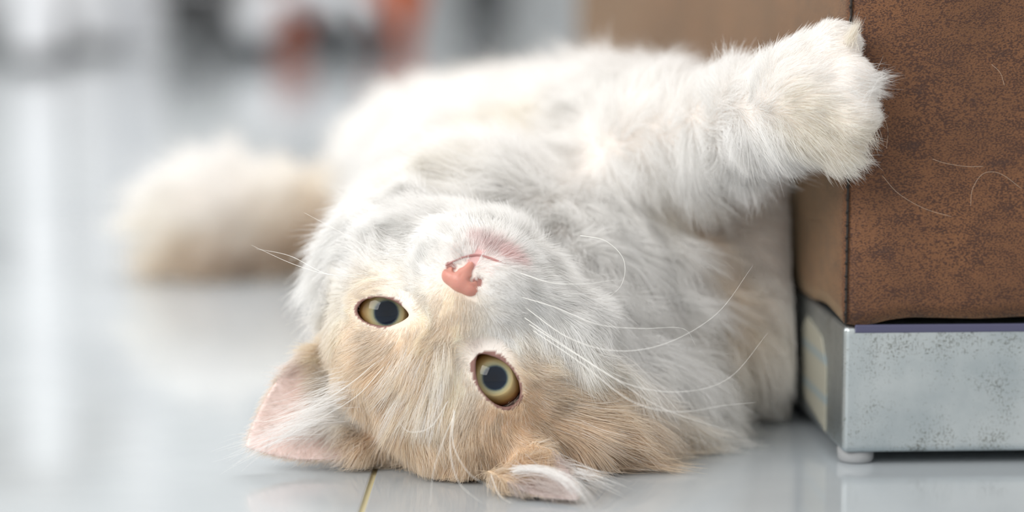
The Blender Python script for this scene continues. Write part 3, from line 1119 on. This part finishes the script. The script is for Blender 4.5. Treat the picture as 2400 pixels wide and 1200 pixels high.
# long white fringe of the folded ear and fringe across the other ear
tufts += [lock(P(1205, 1105, .812), P(1385, 1180, .790), 90, .0009, .0012, camvec(.004, .008, 0), WH),
          lock(P(1300, 1100, .82), P(1440, 1140, .80), 60, .002, .0025, camvec(0, .002, 0), WH),
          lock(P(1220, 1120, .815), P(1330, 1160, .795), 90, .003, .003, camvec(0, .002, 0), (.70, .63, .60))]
for q in range(16):
    x0 = 860 - q * 10; y0 = 880 + q * 9 + rng.uniform(-8, 8)
    tufts.append(lock(P(x0, y0, .842), P(x0 - 150 - rng.uniform(0, 60), y0 + 70 + rng.uniform(-20, 20), .846), 14, .002, .003, camvec(0, .002, .004), WH, .00005))
# forehead tufts
for q in range(110):
    x0 = rng.uniform(920, 1110); y0 = rng.uniform(800, 960)
    s = cast(x0, y0)
    if s is None: continue
    if min(np.linalg.norm(s - q_[1]) for q_ in EYE_OPEN) < .021: continue
    dx = -60 + (x0 - 930) * .42 + rng.uniform(-15, 15)
    tufts.append(lock(s, s + camvec(dx * .00014, -.0115 - rng.uniform(0, .006), .003), 16, .0009, .0012, camvec(0, .0, .0012), (WC, WH, CR)[q % 3], .00005))
TK = np.concatenate([t[0] for t in tufts]); TR = np.concatenate([t[1] for t in tufts]); TC = np.concatenate([t[2] for t in tufts])
tag(hair_object('fur_tuft', bench_clamp(TK), TR, TC), 'longer white tufts at toes, ears and brow', kind='stuff')

# whiskers -------------------------------------------------------------------
m_whisk, nt, b = mat_new('whisker', (.93, .92, .88), .35, spec=.5)


def bez(pts_, n=20):
    """smooth curve through the points (Catmull-Rom)"""
    pts_ = [np.asarray(p) for p in pts_]
    q = [2 * pts_[0] - pts_[1]] + pts_ + [2 * pts_[-1] - pts_[-2]]
    o_ = []
    for i in range(1, len(q) - 2):
        for k in range(n):
            t = k / n
            o_.append(.5 * ((2 * q[i]) + (-q[i - 1] + q[i + 1]) * t + (2 * q[i - 1] - 5 * q[i] + 4 * q[i + 1] - q[i + 2]) * t * t + (-q[i - 1] + 3 * q[i] - 3 * q[i + 1] + q[i + 2]) * t ** 3))
    o_.append(pts_[-1])
    return o_


def whisker(ctrl, r=.00011):
    w = bez([P(*c) for c in ctrl], 8)
    w = [np.array([p[0], p[1], max(p[2], .001)]) for p in w]
    bm = bmesh.new()
    nn = len(w)
    tube_bm(bm, w, [r * (1 - .8 * (i / (nn - 1)) ** 1.5) for i in range(nn)], 5)
    return cat_child('whisker', from_bm('whisker', bm), m_whisk)


for w in [
    [(1230, 720, .822), (1330, 790, .812), (1440, 822, .81), (1560, 805, .812), (1680, 735, .82), (1765, 622, .83)],
    [(1240, 760, .82), (1350, 830, .81), (1470, 900, .805), (1600, 918, .806), (1710, 885, .812), (1800, 780, .82)],
    [(1250, 775, .82), (1360, 850, .81), (1480, 940, .80), (1590, 965, .80), (1700, 950, .806), (1772, 943, .81)],
    [(1230, 745, .82), (1330, 815, .815), (1430, 880, .81), (1560, 960, .805), (1740, 1018, .80)],
    [(1360, 552, .84), (1420, 565, .84), (1462, 610, .84), (1455, 670, .84), (1400, 715, .845)],
    [(1200, 690, .822), (1300, 720, .815), (1400, 760, .812), (1500, 770, .815), (1600, 770, .82), (1632, 812, .825)],
    [(1220, 640, .82), (1290, 662, .815), (1370, 665, .815), (1450, 655, .82)],
    [(1000, 640, .835), (900, 600, .83), (800, 545, .83), (712, 498, .832)],
    [(860, 640, .84), (780, 645, .835), (690, 620, .835), (590, 575, .84)],
    [(840, 650, .84), (760, 640, .838), (680, 600, .84), (600, 583, .845)],
    [(880, 850, .828), (820, 900, .82), (740, 950, .82), (640, 985, .822), (590, 985, .825)],
    [(900, 860, .828), (840, 925, .82), (760, 975, .815), (680, 1010, .815)],
    [(1068, 965, .815), (1040, 1030, .806), (1015, 1110, .80), (1008, 1198, .797)],
    [(1064, 960, .815), (1055, 1050, .804), (1075, 1130, .797), (1130, 1180, .792)],
    [(1066, 962, .815), (1062, 1040, .805), (1100, 1110, .798), (1160, 1145, .796)],
    [(1050, 940, .815), (1010, 1000, .81), (960, 1012, .81), (930, 985, .815)],
    [(1345, 1100, .82), (1400, 1125, .81), (1440, 1140, .80)],
    [(1150, 1110, .81), (1170, 1160, .80), (1200, 1180, .797)],
]:
    whisker(w)

# eyes -----------------------------------------------------------------------
m_eye, nt, b = mat_new('eye_iris', (.6, .5, .25), .5, spec=.05)
tc = N(nt, 'ShaderNodeTexCoord')
sx_ = N(nt, 'ShaderNodeSeparateXYZ'); nt.links.new(tc.outputs['Object'], sx_.inputs[0])
cmb = N(nt, 'ShaderNodeCombineXYZ'); nt.links.new(sx_.outputs['X'], cmb.inputs[0]); nt.links.new(sx_.outputs['Y'], cmb.inputs[1])
ln = N(nt, 'ShaderNodeVectorMath', operation='LENGTH'); nt.links.new(cmb.outputs[0], ln.inputs[0])
at2 = N(nt, 'ShaderNodeMath', operation='ARCTAN2'); nt.links.new(sx_.outputs['Y'], at2.inputs[0]); nt.links.new(sx_.outputs['X'], at2.inputs[1])
cv = N(nt, 'ShaderNodeCombineXYZ'); nt.links.new(at2.outputs[0], cv.inputs[0])
ml = N(nt, 'ShaderNodeMath', operation='MULTIPLY', i_1=120.0); nt.links.new(ln.outputs['Value'], ml.inputs[0]); nt.links.new(ml.outputs[0], cv.inputs[1])
nz = N(nt, 'ShaderNodeTexNoise', i_Scale=9.0, i_Detail=5.0, i_Roughness=.6); nt.links.new(cv.outputs[0], nz.inputs['Vector'])
off = N(nt, 'ShaderNodeMath', operation='MULTIPLY_ADD', i_1=.0004, i_2=-.0002)
nt.links.new(nz.outputs['Fac'], off.inputs[0])
sm_ = N(nt, 'ShaderNodeMath', operation='ADD'); nt.links.new(ln.outputs['Value'], sm_.inputs[0]); nt.links.new(off.outputs[0], sm_.inputs[1])
mr = N(nt, 'ShaderNodeMapRange'); mr.inputs['From Max'].default_value = .0118
nt.links.new(sm_.outputs[0], mr.inputs['Value'])
ir = ramp(nt, [(.0, (.004, .008, .016)), (.315, (.006, .014, .03)), (.345, (.05, .08, .10)), (.41, srgb(176, 174, 140)), (.55, srgb(212, 186, 132)), (.70, srgb(212, 164, 98)), (.80, srgb(150, 92, 50)), (.84, srgb(60, 38, 28)), (.90, (.60, .52, .48))], mr.outputs[0])
# the pupil itself must be crisp: recompute without noise
nt.links.new(ir.outputs[0], b.inputs['Base Color'])
m_cor = bpy.data.materials.new('cornea'); m_cor.use_nodes = True
nt = m_cor.node_tree; nt.nodes.clear()
o_ = N(nt, 'ShaderNodeOutputMaterial'); tr = N(nt, 'ShaderNodeBsdfTransparent'); gl = N(nt, 'ShaderNodeBsdfGlossy'); gl.inputs['Roughness'].default_value = .02
fr = N(nt, 'ShaderNodeFresnel'); fr.inputs[0].default_value = 1.40
mm = N(nt, 'ShaderNodeMixShader'); nt.links.new(fr.outputs[0], mm.inputs[0]); nt.links.new(tr.outputs[0], mm.inputs[1]); nt.links.new(gl.outputs[0], mm.inputs[2])
nt.links.new(mm.outputs[0], o_.inputs[0])


def eyeball_mesh():
    prof = []
    # iris plane slightly sunk
    for i in range(15):
        r = .0098 * i / 14
        prof.append((r, .0064 - .0006 * (1 - (i / 14) ** 2)))
    for i in range(1, 30):
        a = math.asin(.0098 / .0117) + (math.pi - math.asin(.0098 / .0117)) * i / 29
        prof.append((max(.0117 * math.sin(a), 0), .0117 * math.cos(a)))
    return from_bm('eye', lathe(prof, 48))


def cornea_mesh():
    prof = []
    for i in range(16):
        a = math.radians(62) * i / 15
        prof.append((.01165 * math.sin(a), .01178 * math.cos(a) + .0004 * math.cos(a / math.radians(62) * math.pi / 2)))
    return from_bm('cornea', lathe(prof, 48))


em, cm = eyeball_mesh(), cornea_mesh()
em.materials.append(m_eye); cm.materials.append(m_cor)
for (s_, c, out) in eyes:
    g = CAM - c
    g = g / np.linalg.norm(g)
    g = g * .93 + out * .07
    q = Vector(g).to_track_quat('Z', 'Y').to_matrix().to_4x4()
    e = bpy.data.objects.new('eye', em); C.objects.link(e); e.parent = cat
    e.matrix_parent_inverse = Matrix.Translation((-HO[0], -HO[1], 0))
    e.matrix_basis = Matrix.Translation(Vector(c)) @ q
    k_ = bpy.data.objects.new('cornea', cm); C.objects.link(k_); k_.parent = e

# nose -----------------------------------------------------------------------
nx_ = np.arange(-.011, .011, .00032, dtype=np.float32)
X, Y, Z = np.meshgrid(nx_, nx_, nx_, indexing='ij')


def Lell(c, r):
    k0 = np.sqrt(((X - c[0]) / r[0]) ** 2 + ((Y - c[1]) / r[1]) ** 2 + ((Z - c[2]) / r[2]) ** 2)
    return (k0 - 1) * min(r)


def Lcone(a, ra, b_, rb):
    a = np.array(a); b_ = np.array(b_); d = b_ - a
    t = np.clip(((X - a[0]) * d[0] + (Y - a[1]) * d[1] + (Z - a[2]) * d[2]) / (d @ d), 0, 1)
    return np.sqrt((X - a[0] - t * d[0]) ** 2 + (Y - a[1] - t * d[1]) ** 2 + (Z - a[2] - t * d[2]) ** 2) - (ra + (rb - ra) * t)


nf = Lell((0, -.0008, -.0005), (.0050, .0036, .0040))
for s_ in (-1, 1):
    nf = smin(nf, Lell((.0042 * s_, -.0008, -.0012), (.0030, .0030, .0034)), .0016)
nf = smin(nf, Lcone((0, .0005, .0008), .0022, (0, .0058, -.0010), .0012), .0024)
for s_ in (-1, 1):   # nostrils: comma slits
    nf = -smin(-nf, Lcone((.0034 * s_, .0016, .0040), .0012, (.0066 * s_, .0010, .0010), .0012), .0005)
    nf = -smin(-nf, Lcone((.0033 * s_, .0016, .0040), .0010, (.0034 * s_, .0020, .0), .0010), .0006)
nf = -smin(-nf, Lcone((0, .0010, .0040), .00025, (0, .0080, .0016), .0004), .0009)
NV, NQ = surface_nets(nf.astype(np.float32), nx_, nx_, nx_)
NW = HO + (NV + np.array([0, .0238, .0132])) @ HR.T
nm = bpy.data.meshes.new('nose')
nm.from_pydata(NW.tolist(), [], NQ.tolist()); smooth(nm)
m_nose, nt, b = mat_new('pink_nose', srgb(200, 140, 126), .38, spec=.4, sub=.25)
tc = N(nt, 'ShaderNodeTexCoord')
v = N(nt, 'ShaderNodeTexVoronoi', i_Scale=1500.0); nt.links.new(tc.outputs['Object'], v.inputs['Vector'])
bp = N(nt, 'ShaderNodeBump', i_Strength=.2, i_Distance=.0002); nt.links.new(v.outputs['Distance'], bp.inputs['Height']); nt.links.new(bp.outputs[0], b.inputs['Normal'])
tag(cat_child('nose', nm, m_nose), 'salmon pink nose pad')

# mouth line
mp_ = [snap(*q_) for q_ in ((1044, 622), (1064, 612), (1090, 602), (1118, 598), (1145, 604), (1172, 614), (1200, 624))]
w = bez([q_ + tocam * .0001 for q_ in mp_], 5)
bm = bmesh.new()
nn_w = len(w)
tube_bm(bm, w, [.0001 + .00035 * math.sin(math.pi * i / (nn_w - 1)) ** .6 for i in range(nn_w)], 8)
m_lip, _, _ = mat_new('lip_edge', (.42, .20, .19), .45)
tag(cat_child('mouth', from_bm('mouth', bm), m_lip), 'thin dusky pink mouth line')

# ------------------------------------------------------------------ loose hairs on the bench
bm = bmesh.new()
for pts_ in ([(2062, 408), (2100, 450), (2160, 485), (2225, 505)], [(2180, 70 + 300), (2210, 380), (2260, 388), (2300, 388)], [(2270, 480), (2275, 440), (2300, 405), (2340, 405), (2390, 440)], [(2060, 260), (2075, 300), (2072, 345)], [(2320, 150), (2340, 170), (2350, 200)]):
    w = bez([ray_plane(px, py, corner[1] + (0 if True else 0)) for px, py in pts_], 6)
    o2 = []
    for p in w:
        bx = (p[0] - corner[0])
        o2.append(Vector((p[0], corner[1] + bx * math.tan(yaw) - .0062, p[2])))
    tube_bm(bm, o2, .00005, 4)
o = obj('stray_hair', from_bm('stray_hair', bm), None, mat_new('shed_hair', (.62, .48, .36), .5)[0])
tag(o, 'thin pale shed hairs clinging to the leather front of the bench', 'hair', kind='stuff')

# ------------------------------------------------------------------ far background
m_white, _, _ = mat_new('white_plastic', (.86, .88, .92), .25)
m_chrome, _, _ = mat_new('chrome', (.85, .87, .9), .12, metal=1)
m_black, _, _ = mat_new('black_rubber', (.02, .025, .03), .45)
m_orange, _, _ = mat_new('orange_glaze', srgb(206, 92, 4), .8, spec=.1)
m_rust, _, _ = mat_new('rust_fabric', srgb(178, 84, 34), .9, spec=.1)
m_dcab, _, _ = mat_new('dark_grey_laminate', (.09, .095, .10), .4)
m_wood, _, _ = mat_new('brown_wood', srgb(120, 92, 48), .5)
m_pale, _, _ = mat_new('pale_grey_metal', (.55, .58, .6), .35)
m_mcab, _, _ = mat_new('grey_laminate', (.20, .205, .21), .4)


def star_stool(x, y, rot, label, arm_mat, seat_mat, arm=.14, n=5, glint_casters=()):
    t = empty('swivel_stool', (x, y, 0), label, 'stool')
    t.rotation_euler = (0, 0, rot)
    bm = lathe([(0, .085), (.030, .085), (.034, .10), (.030, .15), (.0, .15)], 24)
    child_at('hub', from_bm('hub', bm), t, arm_mat)
    bm = bmesh.new(); tube_bm(bm, [(0, 0, .14), (0, 0, .43)], .018, 16)
    child_at('column', from_bm('column', bm), t, m_black)
    bm = lathe([(0, .42), (.15, .42), (.165, .435), (.165, .475), (.15, .49), (0, .495)], 32)
    child_at('seat', from_bm('seat', bm), t, seat_mat)
    for i in range(n):
        a = 2 * math.pi * i / n
        bm = bmesh.new()
        pts_ = [(math.cos(a) * r_ * arm, math.sin(a) * r_ * arm, z) for r_, z in ((.1, .110), (.35, .118), (.6, .116), (.8, .100), (.93, .080), (1, .056))]
        tube_bm(bm, pts_, [.016, .016, .015, .014, .013, .011], 12, 1.0)
        child_at('arm', from_bm('arm', bm), t, arm_mat)
        cx, cy = math.cos(a) * arm, math.sin(a) * arm
        cst = empty('caster', (0, 0, 0)); cst.parent = t; cst.location = (cx, cy, 0); cst.rotation_euler = (0, 0, random.uniform(0, 3))
        for s in (-1, 1):
            bm = lathe([(0, -.008), (.020, -.008), (.024, -.004), (.024, .004), (.020, .008), (0, .008)], 24)
            child_at('wheel', from_bm('wheel', bm), cst, m_black, (.012 * s, 0, .0242), (0, math.pi / 2, 0))
        bm = bmesh.new(); tube_bm(bm, [(0, 0, .03), (0, 0, .06)], .007, 10)
        child_at('caster_stem', from_bm('caster_stem', bm), cst, m_black)
        if i in glint_casters:
            bm = bmesh.new(); bmesh.ops.create_uvsphere(bm, u_segments=28, v_segments=18, radius=.037)
            child_at('glint_ball', from_bm('glint_ball', bm), cst, m_white, (0, 0, .066))  # white ball added in place of a bright highlight on the caster
    return t


p = floor_at(728, 128)
star_stool(p[0], p[1], math.radians(-90 - 36), 'swivel stool on white arched legs with black casters, beside the tall orange vase', m_white, m_dcab, .145, 5, (0,))
p = floor_at(110, 96)
star_stool(p[0], p[1], math.radians(-60), 'swivel stool at far left behind the desk leg, pale arched legs', m_white, m_dcab, .16, 5)
p = floor_at(925, 103)
vs_ = tag(child_at('vase', from_bm('vase', lathe([(0, 0), (.030, 0), (.038, .01), (.062, .11), (.070, .22), (.055, .27), (.03, .30), (.034, .33), (.029, .33), (.025, .30), (0, .29)], 32)), None, m_orange, (p[0], p[1], 0)), 'tall tapered orange vase on the floor in the blurred background', 'vase')
p = floor_at(688, 84)
bk = empty('fabric_basket', (p[0], p[1], 0), 'rust brown basket behind the white arched stool legs', 'basket')
bm = lathe([(0, 0), (.046, 0), (.052, .01), (.058, .20), (.056, .20), (.050, .012), (0, .012)], 28)
child_at('basket_body', from_bm('basket_body', bm), bk, m_rust)
bm = lathe([(.056, .196), (.061, .198), (.061, .208), (.056, .21)], 28)
child_at('rim', from_bm('rim', bm), bk, m_rust)
p = floor_at(325, 116)
po = empty('post', (p[0], p[1], 0), 'white square post standing on the floor left of the arched stool', 'post')
bm = bmesh.new(); box_bm(bm, -.036, -.036, .006, .036, .036, 2.4, .004, 2); child_at('shaft', from_bm('shaft', bm, False), po, m_white)
bm = bmesh.new(); box_bm(bm, -.042, -.042, 0, .042, .042, .008, .002, 2); child_at('foot_plate', from_bm('foot_plate', bm, False), po, m_pale)


def table(x0, y0, w, dp, legm, topm, r, label, hgt=.74):
    t = empty('table', (x0, y0, 0), label, 'table')
    for lx, ly in ((0, 0), (w, 0), (0, dp), (w, dp)):
        bm = bmesh.new(); box_bm(bm, lx - r, ly - r, .018, lx + r, ly + r, hgt - .03, .004, 2)
        child_at('leg', from_bm('leg', bm, False), t, legm)
    for lx, ly in ((0, 0), (w, 0), (0, dp), (w, dp)):
        child_at('foot_cap', from_bm('foot_cap', lathe([(0, 0), (.055, 0), (.055, .012), (.036, .02), (0, .02)], 20)), t, m_black, (lx, ly, 0))
    bm = bmesh.new(); box_bm(bm, -.05, -.05, hgt - .03, w + .05, dp + .05, hgt, .006, 2)
    child_at('tabletop', from_bm('tabletop', bm, False), t, topm)
    return t


p = floor_at(92, 150)
t = table(p[0] - .9, p[1], .9, .55, m_white, m_wood, .033, 'white legged desk with a brown top at the far left')
# low dark cabinets standing on the floor behind
for k, (px0, px1, py, mt, lab) in enumerate([(160, 262, 60, m_dcab, 'dark cabinet behind the stool at far left'), (376, 486, 92, m_dcab, 'black low drawer box just right of the white post'), (496, 905, 66, m_mcab, 'long low grey drawer box behind the arched stool and basket'), (1075, 1200, 48, m_dcab, 'dark grey cabinet standing just left of the bench end')]):
    a = floor_at(px0, py); b_ = floor_at(px1, py)
    t = empty('cabinet', (a[0], a[1], 0), lab, 'cabinet')
    w = b_[0] - a[0]; hh = .15 if k in (1, 2) else .7
    bm = bmesh.new(); box_bm(bm, 0, .02, .03, w, .45, hh, .005, 2); child_at('carcass', from_bm('carcass', bm, False), t, mt)
    bm = bmesh.new(); box_bm(bm, .03, .05, 0, w - .03, .43, .031); child_at('plinth', from_bm('plinth', bm, False), t, m_black)
    nd_ = 2
    for q in range(nd_):
        bm = bmesh.new(); box_bm(bm, w * q / nd_ + .004, 0, .04, w * (q + 1) / nd_ - .004, .02, hh - .01, .003, 2)
        dr = child_at('door', from_bm('door', bm, False), t, mt)
        bm = bmesh.new(); hx = w * (q + .5) / nd_; tube_bm(bm, [(hx - .05, -.02, hh - .03), (hx + .05, -.02, hh - .03)], .006, 8)
        child_at('handle', from_bm('handle', bm), dr, m_chrome)
bpy.context.view_layer.update()
